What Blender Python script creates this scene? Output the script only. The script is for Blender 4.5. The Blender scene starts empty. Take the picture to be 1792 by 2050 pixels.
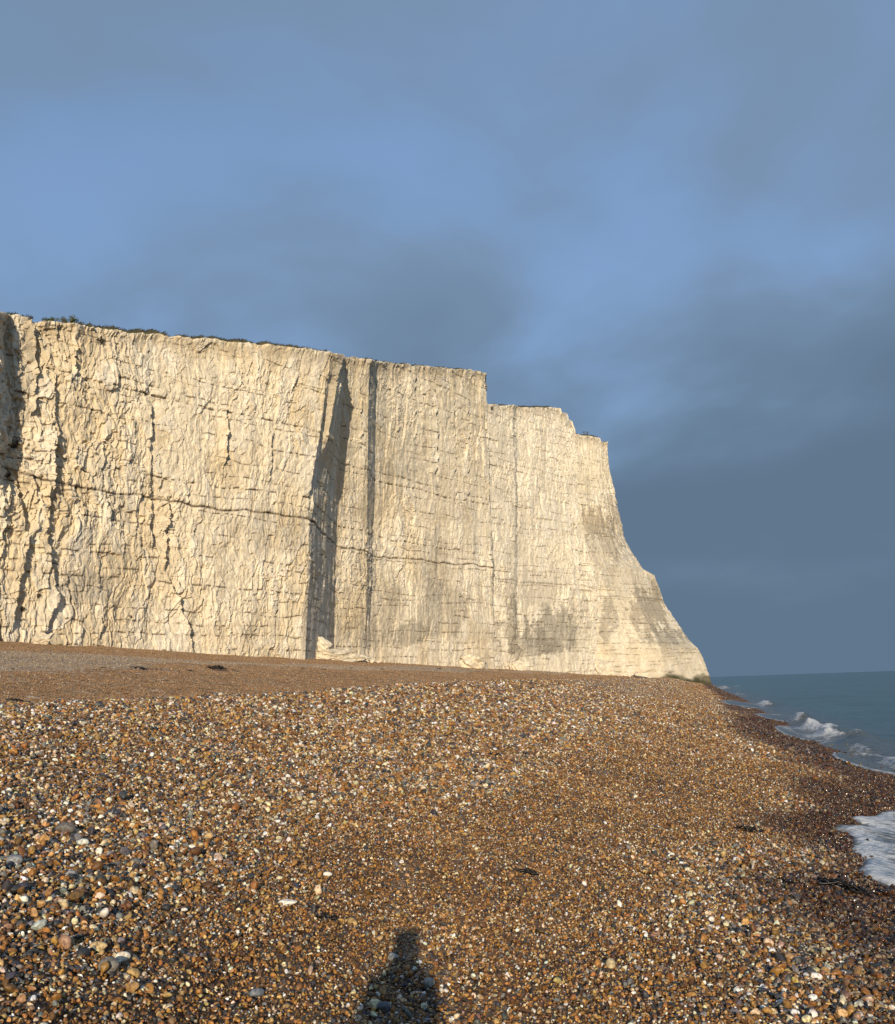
import bpy, bmesh, math, random
import numpy as np
from mathutils import Vector, Matrix

random.seed(7)
SC = bpy.context.scene
COL = SC.collection
R = math.radians

# ------------------------------------------------------------------ camera
# measurements below are in pixels of a 1792 x 2050 view of the place
F, CX, CY = 2056.0, 896.0, 1025.0
PITCH, ROLL, EYE = R(9.61), R(1.96), 2.5
_r0 = np.array([1.0, 0, 0]); _u0 = np.array([0, -math.sin(PITCH), math.cos(PITCH)])
CF = np.array([0, math.cos(PITCH), math.sin(PITCH)])
CR = math.cos(ROLL) * _r0 - math.sin(ROLL) * _u0
CU = math.sin(ROLL) * _r0 + math.cos(ROLL) * _u0
cam_d = bpy.data.cameras.new('camera')
cam = bpy.data.objects.new('camera', cam_d); COL.objects.link(cam)
cam_d.sensor_fit = 'VERTICAL'; cam_d.sensor_height = 24.0; cam_d.lens = 24.0 * F / 2050.0
cam_d.clip_start = 0.05; cam_d.clip_end = 60000
M = Matrix(((CR[0], CU[0], -CF[0], 0), (CR[1], CU[1], -CF[1], 0), (CR[2], CU[2], -CF[2], EYE), (0, 0, 0, 1)))
cam.matrix_world = M
SC.camera = cam

# ------------------------------------------------------------------ sky and sun
SUN_EL, SUN_AZ = 13.0, 0.8            # azimuth: degrees right of straight behind the camera
world = bpy.data.worlds.new('World'); SC.world = world; world.use_nodes = True
wn = world.node_tree.nodes; wl = world.node_tree.links; wn.clear()
def N(nt, typ, **kw):
    n = nt.nodes.new(typ)
    for k, v in kw.items(): setattr(n, k, v)
    return n
def build_world():
    nt = world.node_tree
    sky = N(nt, 'ShaderNodeTexSky', sky_type='NISHITA', sun_disc=False)
    sky.sun_elevation = R(SUN_EL); sky.sun_rotation = R(180 + SUN_AZ); sky.air_density = 1.0; sky.dust_density = 1.2; sky.ozone_density = 1.6
    tc = N(nt, 'ShaderNodeTexCoord')
    sep = N(nt, 'ShaderNodeSeparateXYZ'); wl.new(tc.outputs['Generated'], sep.inputs[0])
    # project the view direction on a cloud layer overhead
    zz = N(nt, 'ShaderNodeMath', operation='ADD'); wl.new(sep.outputs[2], zz.inputs[0]); zz.inputs[1].default_value = 0.30
    zm = N(nt, 'ShaderNodeMath', operation='MAXIMUM'); wl.new(zz.outputs[0], zm.inputs[0]); zm.inputs[1].default_value = 0.05
    dx = N(nt, 'ShaderNodeMath', operation='DIVIDE'); wl.new(sep.outputs[0], dx.inputs[0]); wl.new(zm.outputs[0], dx.inputs[1])
    dy = N(nt, 'ShaderNodeMath', operation='DIVIDE'); wl.new(sep.outputs[1], dy.inputs[0]); wl.new(zm.outputs[0], dy.inputs[1])
    cmb = N(nt, 'ShaderNodeCombineXYZ'); wl.new(dx.outputs[0], cmb.inputs[0]); wl.new(dy.outputs[0], cmb.inputs[1])
    def noise(scale, detail, rough, dist, off):
        mp = N(nt, 'ShaderNodeMapping'); wl.new(cmb.outputs[0], mp.inputs[0]); mp.inputs['Location'].default_value = off
        n = N(nt, 'ShaderNodeTexNoise'); wl.new(mp.outputs[0], n.inputs['Vector'])
        n.inputs['Scale'].default_value = scale; n.inputs['Detail'].default_value = detail
        n.inputs['Roughness'].default_value = rough; n.inputs['Distortion'].default_value = dist
        return n.outputs[0]
    def rng(src, a, b, lo, hi):
        m = N(nt, 'ShaderNodeMapRange', interpolation_type='SMOOTHSTEP'); wl.new(src, m.inputs[0])
        for k, v in enumerate((a, b, lo, hi)): m.inputs[k + 1].default_value = v
        return m.outputs[0]
    def mixc(f, a, b):
        m = N(nt, 'ShaderNodeMix', data_type='RGBA'); wl.new(f, m.inputs[0]); wl.new(a, m.inputs[6]); m.inputs[7].default_value = b; return m.outputs[2]
    n1 = noise(1.55, 6, 0.45, 0.3, CLOUD_OFF); n2 = noise(3.4, 4, 0.5, 0.3, (1.3, 4.4, 0)); n3 = noise(1.1, 3, 0.4, 0.0, (7.3, 2.2, 0))
    tint = N(nt, 'ShaderNodeMix', data_type='RGBA', blend_type='MULTIPLY'); tint.inputs[0].default_value = 1.0
    wl.new(sky.outputs[0], tint.inputs[6]); tint.inputs[7].default_value = SKY_TINT
    veil = mixc(rng(n3, 0.3, 0.7, 0.55, 0.85), tint.outputs[2], VEIL_COL)             # thin high veil
    mx = N(nt, 'ShaderNodeMath', operation='MULTIPLY_ADD'); wl.new(n2, mx.inputs[0]); mx.inputs[1].default_value = 0.25; wl.new(n1, mx.inputs[2])
    grey = mixc(rng(mx.outputs[0], 0.475, 0.70, 0.0, 0.92), veil, CLOUD_COL)            # grey stratocumulus
    el = N(nt, 'ShaderNodeMath', operation='MULTIPLY_ADD'); wl.new(mx.outputs[0], el.inputs[0]); el.inputs[1].default_value = -0.50; wl.new(sep.outputs[2], el.inputs[2])
    low = mixc(rng(el.outputs[0], 0.10, -0.20, 0.0, 0.97), grey, BANK_COL)             # darker bank towards the horizon
    low = mixc(rng(sep.outputs[2], 0.22, 0.02, 0.0, 0.70), low, BANK_COL)                # cloud closing up with distance
    bg = N(nt, 'ShaderNodeBackground'); wl.new(low, bg.inputs[0]); bg.inputs[1].default_value = 0.15
    out = N(nt, 'ShaderNodeOutputWorld'); wl.new(bg.outputs[0], out.inputs[0])
CLOUD_OFF = (4.1, -6.44, 0)
VEIL_COL = (1.44, 2.33, 4.0, 1)
SKY_TINT = (0.95, 1.0, 1.05, 1)
CLOUD_COL = (1.22, 1.83, 2.72, 1)
BANK_COL = (0.77, 1.21, 1.78, 1)
build_world()
sun_d = bpy.data.lights.new('sun', 'SUN'); sun_d.energy = 4.6; sun_d.angle = R(0.53); sun_d.color = (1.0, 0.85, 0.64)
sun = bpy.data.objects.new('sun', sun_d); COL.objects.link(sun)
sun.rotation_euler = (R(90 - SUN_EL), 0, R(SUN_AZ)); sun.location = (0, -60, 40)
SC.view_settings.view_transform = 'Standard'; SC.view_settings.look = 'None'
SC.view_settings.exposure = 0.0; SC.view_settings.gamma = 1.0; SC.view_settings.use_curve_mapping = False

# ------------------------------------------------------------------ maths helpers
def ray(px, py):
    return CF * F + CR * (px - CX) + CU * (CY - py)
def at(px, py, Y):
    d = ray(px, py); return np.array([0, 0, EYE]) + d * (Y / d[1])
def x_at(px, Y, Z):
    """world X of the point at depth Y, height Z that lies in picture column px (arrays)"""
    zz = Z - EYE; k = (px - CX) / F
    f = Y * CF[1] + zz * CF[2]; r = Y * CR[1] + zz * CR[2]
    # CR0*X + r = k*(CF0*X + f)
    return (k * f - r) / (CR[0] - k * CF[0])
def project(X, Y, Z):
    zz = Z - EYE
    f = X * CF[0] + Y * CF[1] + zz * CF[2]
    f = np.where(f < 0.05, 0.05, f)
    return CX + F * (X * CR[0] + Y * CR[1] + zz * CR[2]) / f, CY - F * (X * CU[0] + Y * CU[1] + zz * CU[2]) / f
_TAB = np.random.default_rng(11).random((256, 256)).astype(np.float32)
def rnd(ix, iy, seed=0):
    return _TAB[(ix + seed * 37 + ((iy >> 8) * 13)) & 255, (iy + seed * 91 + ((ix >> 8) * 7)) & 255]
def vnoise(x, y, seed=0):
    ix = np.floor(x).astype(np.int64); iy = np.floor(y).astype(np.int64)
    fx = x - ix; fy = y - iy
    fx = fx * fx * fx * (fx * (fx * 6 - 15) + 10); fy = fy * fy * fy * (fy * (fy * 6 - 15) + 10)
    a = rnd(ix, iy, seed); b = rnd(ix + 1, iy, seed); c = rnd(ix, iy + 1, seed); d = rnd(ix + 1, iy + 1, seed)
    return ((a + (b - a) * fx) * (1 - fy) + (c + (d - c) * fx) * fy) * 2 - 1
def fbm(x, y, oc=4, seed=0, gain=0.5):
    s = 0; a = 1; t = 0
    for o in range(oc):
        s = s + a * vnoise(x * 2 ** o + o * 17.3, y * 2 ** o - o * 9.1, seed + o); t += a; a *= gain
    return s / t
def worley(x, y, seed=0, jit=0.9):
    ix = np.floor(x).astype(np.int64); iy = np.floor(y).astype(np.int64)
    f1 = np.full(x.shape, 9.0); f2 = np.full(x.shape, 9.0)
    lx = np.zeros(x.shape); ly = np.zeros(x.shape); cx = np.zeros(x.shape, np.int64); cy = np.zeros(x.shape, np.int64)
    for ox in (-1, 0, 1):
        for oy in (-1, 0, 1):
            jx = ix + ox; jy = iy + oy
            dx = x - (jx + 0.5 + jit * (rnd(jx, jy, seed) - 0.5)); dy = y - (jy + 0.5 + jit * (rnd(jx, jy, seed + 5) - 0.5))
            d = dx * dx + dy * dy
            near = d < f1
            f2 = np.where(near, f1, np.minimum(f2, d))
            lx = np.where(near, dx, lx); ly = np.where(near, dy, ly); cx = np.where(near, jx, cx); cy = np.where(near, jy, cy)
            f1 = np.where(near, d, f1)
    return np.sqrt(f1), np.sqrt(f2), lx, ly, cx, cy
def facets(x, y, seed, tilt):
    """broken rock faces: every cell stands at its own depth and slope"""
    f1, f2, lx, ly, cx, cy = worley(x, y, seed)
    h = rnd(cx, cy, seed + 9) - 0.5
    return h + tilt * ((rnd(cx, cy, seed + 14) - 0.5) * lx + (rnd(cx, cy, seed + 19) - 0.5) * ly) * 2, f2 - f1
def sstep(a, b, x):
    t = np.clip((x - a) / (b - a), 0, 1); return t * t * (3 - 2 * t)

# ------------------------------------------------------------------ object helpers
def link(o, parent=None):
    COL.objects.link(o)
    if parent is not None: o.parent = parent
    return o
def tag(o, label=None, cat=None, group=None, kind=None):
    if label: o['label'] = label
    if cat: o['category'] = cat
    if group: o['group'] = group
    if kind: o['kind'] = kind
    return o
def grid_mesh(name, P, attrs=None, flip=False, smooth=True):
    """P (rows, cols, 3) -> quad mesh with point attributes"""
    nr, nc = P.shape[:2]
    me = bpy.data.meshes.new(name)
    me.vertices.add(nr * nc); me.vertices.foreach_set('co', P.reshape(-1).astype(np.float32))
    i = np.arange(nr - 1)[:, None] * nc + np.arange(nc - 1)[None, :]
    q = np.stack([i, i + 1, i + nc + 1, i + nc], -1).reshape(-1, 4)
    if flip: q = q[:, ::-1]
    nq = len(q)
    me.loops.add(nq * 4); me.loops.foreach_set('vertex_index', q.reshape(-1).astype(np.int32))
    me.polygons.add(nq); me.polygons.foreach_set('loop_start', (np.arange(nq) * 4).astype(np.int32))
    me.polygons.foreach_set('loop_total', np.full(nq, 4, np.int32))
    me.polygons.foreach_set('use_smooth', np.full(nq, smooth, bool))
    me.update(calc_edges=True)
    for k, v in (attrs or {}).items():
        if v.ndim == 3:
            a = me.attributes.new(k, 'FLOAT_COLOR', 'POINT')
            v4 = np.ones((nr * nc, 4), np.float32); v4[:, :3] = v.reshape(-1, 3); a.data.foreach_set('color', v4.reshape(-1))
        else:
            a = me.attributes.new(k, 'FLOAT', 'POINT'); a.data.foreach_set('value', v.reshape(-1).astype(np.float32))
    return me
def mesh_py(name, verts, faces, mat=None, smooth=False):
    me = bpy.data.meshes.new(name); me.from_pydata([tuple(map(float, v)) for v in verts], [], faces)
    if smooth: me.polygons.foreach_set('use_smooth', [True] * len(me.polygons))
    if mat: me.materials.append(mat)
    me.update(); return me

# ------------------------------------------------------------------ materials
def new_mat(name):
    m = bpy.data.materials.new(name); m.use_nodes = True
    nt = m.node_tree; b = nt.nodes['Principled BSDF']; return m, nt, b
def tex_noise(nt, scale, detail=4, rough=0.55, vec=None, dist=0):
    n = N(nt, 'ShaderNodeTexNoise'); n.inputs['Scale'].default_value = scale; n.inputs['Detail'].default_value = detail
    n.inputs['Roughness'].default_value = rough; n.inputs['Distortion'].default_value = dist
    if vec is not None: nt.links.new(vec, n.inputs['Vector'])
    return n
def ramp2(nt, src, p0, c0, p1, c1):
    r = N(nt, 'ShaderNodeValToRGB'); nt.links.new(src, r.inputs[0])
    e = r.color_ramp.elements; e[0].position = p0; e[0].color = (*c0, 1); e[1].position = p1; e[1].color = (*c1, 1)
    return r
def mul(nt, a, b, fac=1.0, mode='MULTIPLY'):
    m = N(nt, 'ShaderNodeMix', data_type='RGBA', blend_type=mode); m.inputs[0].default_value = fac
    for s, i in ((a, 6), (b, 7)):
        if isinstance(s, tuple): m.inputs[i].default_value = s
        else: nt.links.new(s, m.inputs[i])
    return m.outputs[2]

def chalk_material():
    m, nt, b = new_mat('chalk')
    L = nt.links
    at_ = N(nt, 'ShaderNodeAttribute', attribute_name='col')
    tc = N(nt, 'ShaderNodeTexCoord')
    n1 = tex_noise(nt, 1.3, 6, 0.62, tc.outputs['Object']); r1 = ramp2(nt, n1.outputs[0], 0.30, (0.82, 0.80, 0.77), 0.66, (1.08, 1.08, 1.07))
    n2 = tex_noise(nt, 7.0, 4, 0.6, tc.outputs['Object']); r2 = ramp2(nt, n2.outputs[0], 0.33, (0.86, 0.84, 0.80), 0.60, (1.04, 1.04, 1.04))
    c = mul(nt, mul(nt, at_.outputs['Color'], r1.outputs[0]), r2.outputs[0])
    L.new(c, b.inputs['Base Color']); b.inputs['Roughness'].default_value = 0.95; b.inputs['Specular IOR Level'].default_value = 0.15
    bp = N(nt, 'ShaderNodeBump'); bp.inputs['Strength'].default_value = 0.5; bp.inputs['Distance'].default_value = 0.16
    n3 = tex_noise(nt, 2.6, 6, 0.65, tc.outputs['Object']); L.new(n3.outputs[0], bp.inputs['Height']); L.new(bp.outputs[0], b.inputs['Normal'])
    return m
M_CHALK = chalk_material()
def plain_mat(name, c0, c1, scale, rough=0.8, bump=0.3, coord='Object'):
    m, nt, b = new_mat(name)
    tc = N(nt, 'ShaderNodeTexCoord')
    n = tex_noise(nt, scale, 5, 0.6, tc.outputs[coord]); r = ramp2(nt, n.outputs[0], 0.35, c0, 0.65, c1)
    nt.links.new(r.outputs[0], b.inputs['Base Color']); b.inputs['Roughness'].default_value = rough
    if bump:
        bp = N(nt, 'ShaderNodeBump'); bp.inputs['Strength'].default_value = bump; bp.inputs['Distance'].default_value = 0.5 / scale
        nt.links.new(n.outputs[0], bp.inputs['Height']); nt.links.new(bp.outputs[0], b.inputs['Normal'])
    return m

# ------------------------------------------------------------------ beach form
_sh = []
for p in [(4.4, -60), (4.7, -20), (5.0, 0), (5.1, 6)]: _sh.append(p)
_sh += [(5.7, 10), (7.0, 14), (8.4, 17.6), (9.9, 21.5), (11.2, 27.2), (12.0, 31.6), (13.0, 37.6), (15.0, 46), (16.7, 53), (18.5, 59.6), (20.8, 70), (24.6, 86), (27.4, 97), (33.6, 123), (42, 160), (57, 225), (71, 285), (84, 340), (92, 370), (104, 420), (140, 600)]
def catmull(pts, k=6):
    P = np.array(pts, float); out = []
    for i in range(len(P) - 1):
        p0 = P[max(i - 1, 0)]; p1 = P[i]; p2 = P[i + 1]; p3 = P[min(i + 2, len(P) - 1)]
        for t in np.arange(k) / k:
            out.append(0.5 * ((2 * p1) + (-p0 + p2) * t + (2 * p0 - 5 * p1 + 4 * p2 - p3) * t ** 2 + (-p0 + 3 * p1 - 3 * p2 + p3) * t ** 3))
    out.append(P[-1]); return np.array(out)
SHORE = catmull(_sh, 5)
_sy = np.linspace(-60, 600, 3301); _sx = np.interp(_sy, SHORE[:, 1], SHORE[:, 0])
_sl = np.convolve(np.pad(np.gradient(_sx, _sy), 60, mode='edge'), np.ones(121) / 121, 'valid'); _sc = 1 / np.sqrt(1 + _sl ** 2)
def shore_u(x, y):
    """distance inland of the still water line (negative in the sea)"""
    return (np.interp(y, _sy, _sx) - x) * np.interp(y, _sy, _sc)
_pu = np.array([-60, -14, -5, 0, 2.5, 5, 7.5, 10, 12, 13.2, 14.5, 16.5, 19, 24, 60, 80, 200])
_pz = np.array([-5, -2.2, -0.9, 0, 0.42, 0.86, 1.38, 1.98, 2.38, 2.46, 2.38, 2.3, 2.42, 3.2, 6.8, 8.8, 13])
def beach_z(x, y, u=None):
    if u is None: u = shore_u(x, y)
    r = np.hypot(x, y)
    # smooth profile
    z = (np.interp(u, _pu, _pz) + np.interp(u - 0.8, _pu, _pz) + np.interp(u + 0.8, _pu, _pz)) / 3
    z = z + 0.20 * sstep(20, 45, y) * sstep(7, 12, u)
    amp = sstep(0.2, 4, u)
    z = z + amp * (0.09 * fbm(x / 3.2, y / 3.2, 3, 3) + 0.035 * fbm(x / 0.9, y / 0.9, 2, 8))
    z = z + sstep(14, 30, u) * 0.28 * fbm(x / 11, y / 16, 3, 21)
    return z
def ground_at(px, py, far=420):
    """where the line of sight through a pixel meets the beach"""
    d = ray(px, py); d = d / d[1]
    ys = np.geomspace(2, far, 6000); X = d[0] * ys; Z = EYE + d[2] * ys
    g = beach_z(X, ys); k = np.argmax(Z < g)
    return np.array([X[k], ys[k], g[k]])

# ------------------------------------------------------------------ beach mesh
def gravel_material():
    m, nt, b = new_mat('gravel_bed'); L = nt.links
    tc = N(nt, 'ShaderNodeTexCoord')
    wet = N(nt, 'ShaderNodeAttribute', attribute_name='wet'); tone = N(nt, 'ShaderNodeAttribute', attribute_name='tone')  # wet mask: sea-wet band plus gap shade painted under the near stones
    v = N(nt, 'ShaderNodeTexVoronoi'); v.inputs['Scale'].default_value = 17.0; L.new(tc.outputs['Object'], v.inputs['Vector'])
    rp = N(nt, 'ShaderNodeValToRGB'); sp = N(nt, 'ShaderNodeSeparateColor'); L.new(v.outputs['Color'], sp.inputs[0]); L.new(sp.outputs[0], rp.inputs[0])
    cr = rp.color_ramp; cr.interpolation = 'CONSTANT'
    cols = [(0.0, (0.19, 0.085, 0.028)), (0.22, (0.34, 0.165, 0.055)), (0.42, (0.46, 0.30, 0.14)), (0.58, (0.26, 0.20, 0.145)), (0.72, (0.15, 0.14, 0.13)), (0.80, (0.62, 0.50, 0.34)), (0.92, (0.10, 0.085, 0.07))]
    cr.elements[0].position = 0; cr.elements[0].color = (*cols[0][1], 1); cr.elements[1].position = cols[1][0]; cr.elements[1].color = (*cols[1][1], 1)
    for p, c in cols[2:]:
        e = cr.elements.new(p); e.color = (*c, 1)
    v2 = N(nt, 'ShaderNodeTexVoronoi'); v2.inputs['Scale'].default_value = 5.5; L.new(tc.outputs['Object'], v2.inputs['Vector'])
    sp2 = N(nt, 'ShaderNodeSeparateColor'); L.new(v2.outputs['Color'], sp2.inputs[0])
    rq = N(nt, 'ShaderNodeValToRGB'); L.new(sp2.outputs[1], rq.inputs[0]); rq.color_ramp.interpolation = 'CONSTANT'
    for k_, (p_, c_) in enumerate([(0, (.10, .06, .03)), (.22, (.36, .20, .085)), (.5, (.52, .34, .18)), (.72, (.24, .17, .11)), (.86, (.74, .62, .46))]):
        e_ = rq.color_ramp.elements[k_] if k_ < 2 else rq.color_ramp.elements.new(p_)
        e_.position = p_; e_.color = (*c_, 1)
    c3 = mul(nt, mul(nt, rp.outputs[0], rq.outputs[0], 0.62, 'MIX'), (1.12, 1.06, 0.98, 1))
    gr = N(nt, 'ShaderNodeMix', data_type='RGBA'); L.new(tone.outputs['Fac'], gr.inputs[0]); L.new(c3, gr.inputs[6])
    hs = N(nt, 'ShaderNodeHueSaturation'); hs.inputs['Saturation'].default_value = 0.6; hs.inputs['Value'].default_value = 1.05; b.inputs['Specular IOR Level'].default_value = 0.2; L.new(c3, hs.inputs['Color']); L.new(hs.outputs[0], gr.inputs[7])
    wm = N(nt, 'ShaderNodeMix', data_type='RGBA', blend_type='MULTIPLY'); L.new(wet.outputs['Fac'], wm.inputs[0]); L.new(gr.outputs[2], wm.inputs[6]); wm.inputs[7].default_value = (0.42, 0.38, 0.36, 1)  # darkens the wet band and paints shade into the near bed between stones
    L.new(wm.outputs[2], b.inputs['Base Color'])
    rr = N(nt, 'ShaderNodeMapRange'); L.new(wet.outputs['Fac'], rr.inputs[0]); rr.inputs[3].default_value = 0.8; rr.inputs[4].default_value = 0.3; L.new(rr.outputs[0], b.inputs['Roughness'])
    bp = N(nt, 'ShaderNodeBump'); bp.inputs['Strength'].default_value = 0.9; bp.inputs['Distance'].default_value = 0.03; bp.invert = True
    L.new(v.outputs['Distance'], bp.inputs['Height']); L.new(bp.outputs[0], b.inputs['Normal'])
    return m
def wetness(x, y, u):
    return 1 - sstep(2.0, 3.3, u + 0.9 * fbm(x / 1.6, y / 2.5, 3, 31))
def tone_field(x, y, u):
    """0 where the shingle is brown and fine, 1 where it is grey and coarse: bands along the shore"""
    n = fbm(u / 2.6, y / 9.0, 3, 40) + 0.6 * fbm(x / 1.4, y / 1.9, 2, 44)
    t = sstep(-0.15, 0.5, n)
    t = np.maximum(t * (1 - 0.55 * sstep(3.2, 4.2, u) * (1 - sstep(5, 6, u))), 0.85 * sstep(5.4, 8.0, u + 0.9 * n) * (1 - sstep(13, 15, u)))
    t = np.maximum(t, 0.9 * np.exp(-((u - 2.6) / .8) ** 2 - ((y - 5.8) / 1.6) ** 2))
    t = np.where(u > 15, t * .45, t)
    t = np.maximum(t, (1 - sstep(0.8, 2.0, np.abs(u - 34 - 5 * fbm(x / 20, y / 20, 2, 47)) / 4)) * 0.8)
    return np.clip(t, 0, 1)
th = np.concatenate([np.linspace(-180, -45, 60)[:-1], np.linspace(-45, 45, 560), np.linspace(45, 180, 60)[1:]])
rr_ = np.concatenate([[0.05, 0.5, 1.0, 1.6], np.geomspace(2.2, 480, 520)])
TH, RR = np.meshgrid(np.radians(th), rr_)
bx, by = RR * np.sin(TH), RR * np.cos(TH)
bu = shore_u(bx, by); bz = beach_z(bx, by, bu) - 0.012
me = grid_mesh('beach', np.stack([bx, by, bz], -1), {'wet': np.maximum(wetness(bx, by, bu), (1 - sstep(11, 14, bu)) * (1 - sstep(40, 70, by))), 'tone': tone_field(bx, by, bu)}, flip=True)  # wet also holds painted shade: near bed darkened to deepen gaps between pebbles
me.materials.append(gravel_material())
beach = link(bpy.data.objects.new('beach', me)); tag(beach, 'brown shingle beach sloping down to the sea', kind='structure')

# ------------------------------------------------------------------ cliffs
CHALK = np.array([0.755, 0.675, 0.53]); CREAM = np.array([0.705, 0.59, 0.405]); GREYST = np.array([0.33, 0.30, 0.245]); FLINT = np.array([0.115, 0.082, 0.05])
WHITE = np.array([0.82, 0.765, 0.655]); SOIL = np.array([0.26, 0.20, 0.13]); ALGAE = np.array([0.11, 0.095, 0.05]); TURF = np.array([0.075, 0.07, 0.028])
def tcurve(pts):
    a = np.array(pts, float); return lambda t: np.interp(t, a[:, 0], a[:, 1])
def const(v): return lambda t: np.full(np.shape(t), float(v))
def edge(pts):
    """picture edge [(px,py)...] from top to foot -> px(t)"""
    a = np.array(pts, float); t = (a[-1, 1] - a[:, 1]) / (a[-1, 1] - a[0, 1])
    return tcurve(sorted(zip(t, a[:, 0])))
BANDS = [(27.9, 0.145, 0.28, 1.1), (31.0, 0.10, 0.4, 0.80), (41.8, 0.11, 0.5, 0.80)]      # height, half width, depth, presence
_rg = np.random.default_rng(4)
z_ = 5.0
while z_ < 76:
    BANDS.append((z_, 0.065 + 0.05 * _rg.random(), 0.10, 0.28 + 0.28 * _rg.random())); z_ += _rg.uniform(1.1, 1.9) if z_ < 20 else _rg.uniform(1.7, 3.2)
def cliff(name, label, knots, top, batter, style, stains=(), grooves=(), rows=500, step=1.1, algae=False, lean_back=(-0.80, 0.60)):
    tt = np.concatenate([[-0.10, -0.05], np.linspace(0, 1, rows)])
    ck = np.clip(tt, 0, 1)
    K = []                                                       # knot curves in plan: X(t), Y(t)
    for kn in knots:
        if kn[0] == 'off':                                       # a return that runs back out of sight
            X0, Y0, Z0, zb, zt = K[-1]; K.append((X0 + kn[1], Y0 + kn[2], Z0, zb, zt)); continue
        px, d = kn[0], kn[1]
        pxt = px(ck) if callable(px) else np.full(tt.shape, float(px))
        dd = (d(ck) if callable(d) else np.full(tt.shape, float(d))) * (1 + batter * 2 * (ck - 0.5))
        T = at(pxt[-1], np.interp(pxt[-1], *np.array(top).T), dd[-1])
        xb = x_at(pxt[0], dd[0], 4.0)
        zb = float(beach_z(np.array([xb]), np.array([dd[0]]))[0]); zt = T[2]
        Z = zb + tt * (zt - zb)
        K.append((x_at(pxt, dd, Z), dd, Z, zb, zt))
    cols = []
    for a, b_, kn in zip(K[:-1], K[1:], knots[1:]):
        pa = project(a[0][rows // 2], a[1][rows // 2], a[2][rows // 2])[0]; pb = project(b_[0][rows // 2], b_[1][rows // 2], b_[2][rows // 2])[0]
        n = int(max(8, abs(pb - pa) / step, np.hypot(b_[0][rows // 2] - a[0][rows // 2], b_[1][rows // 2] - a[1][rows // 2]) / 1.0))
        if kn[0] == 'off': n = 24
        if max(pa, pb) < 0: n = n // 5 + 4
        for f in np.arange(n) / n: cols.append((a[0] + (b_[0] - a[0]) * f, a[1] + (b_[1] - a[1]) * f))
    cols.append((K[-1][0], K[-1][1]))
    X = np.stack([c[0] for c in cols], 1); Y = np.stack([c[1] for c in cols], 1); nr, nc = X.shape
    # top and foot height for every column
    pxc, _ = project(X[-1], Y[-1], np.full(nc, 50.0))
    zt = np.zeros(nc); zb = beach_z(X[2], Y[2])
    pxc = np.array([project(X[-1, j], Y[-1, j], 45.0)[0] for j in range(nc)])
    arr = np.array(top)
    for it in range(3):
        zt = np.array([at(pxc[j], np.interp(pxc[j], arr[:, 0], arr[:, 1]), Y[-1, j])[2] for j in range(nc)])
        pxc, _ = project(X[-1], Y[-1], zt)
    zt = zt + 0.16 * vnoise(X[-1] / 2.1 + Y[-1] / 2.1, X[-1] * 0, 61) + 0.09 * vnoise(X[-1] / .5 + Y[-1] / .5, X[-1] * 0, 62)
    Z = zb[None, :] + tt[:, None] * (zt - zb)[None, :]
    # plan arc length and smoothed outward normal
    mid = nr // 2
    S = np.concatenate([[0], np.cumsum(np.hypot(np.diff(X[mid]), np.diff(Y[mid])))])[None, :] + 0 * X
    tx = np.gradient(X, axis=1); ty = np.gradient(Y, axis=1)
    ln = np.hypot(tx, ty) + 1e-9; nx, ny = ty / ln, -tx / ln
    k = 5; ker = np.ones(k) / k
    pad = lambda a: np.pad(a, ((0, 0), (k // 2, k // 2)), mode='edge')
    nx = np.apply_along_axis(lambda r: np.convolve(r, ker, 'valid'), 1, pad(nx)); ny = np.apply_along_axis(lambda r: np.convolve(r, ker, 'valid'), 1, pad(ny))
    PX, PY = project(X, Y, Z)
    T = np.clip(tt, 0, 1)[:, None] + 0 * X
    # ---- relief
    rough = style['rough'](PX, PY); vert = style['vert'](PX, PY)
    wz = Z + 0.5 * vnoise(S / 9, Z / 9, 2); ws = S + 0.8 * vnoise(S / 4, Z / 6, 5) + 0.25 * vnoise(S / 1.1, Z / 1.6, 6)
    wz2 = Z + 0.8 * vnoise(S / 3.0, Z / 4.0, 7) + 0.3 * vnoise(S / .9, Z / 1.2, 8)
    D = 0.8 * fbm(S / 14, Z / 40, 3, 10) * (0.3 + rough)
    rib = 1 - np.abs(fbm(S / 3.6, Z / 26, 4, 12)) * 2.4
    D += vert * 0.24 * rib
    f1, e1 = facets(ws / 2.3, wz2 / 5.2, 22, 1.1); f2, e2 = facets(ws / 0.95 + 3, wz2 / 2.1, 24, 1.0); f3, e3 = facets(ws / 0.45, wz2 / 0.8, 26, 1.3)
    D += rough * (0.58 * f1 + 0.40 * f2 + 0.26 * f3) * (0.60 + 0.75 * sstep(-.4, .5, fbm(S / 11, Z / 9, 2, 150)))
    D += 0.10 * fbm(S / 0.7, Z / 1.1, 3, 15) * (0.5 + rough)
    # columnar joints
    g1, _ = facets(S / 1.7 + 0.25 * vnoise(S / 3, Z / 9, 51), Z / 26, 33, 0.3)
    D += vert * 0.19 * g1
    # beds: each stands a little proud or back
    bi = np.floor(wz / 1.35).astype(np.int64); bj = np.floor(ws / 5.0).astype(np.int64)
    D += style['bed'] * (rnd(bi, bj, 71) - 0.5) * sstep(-0.2, 0.3, vnoise(S / 6, Z / 3, 72))
    # foot: coarser ledges
    # flint bands and bedding cracks
    fl = np.zeros_like(Z)
    zd = Z; S1 = S[:1]
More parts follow.
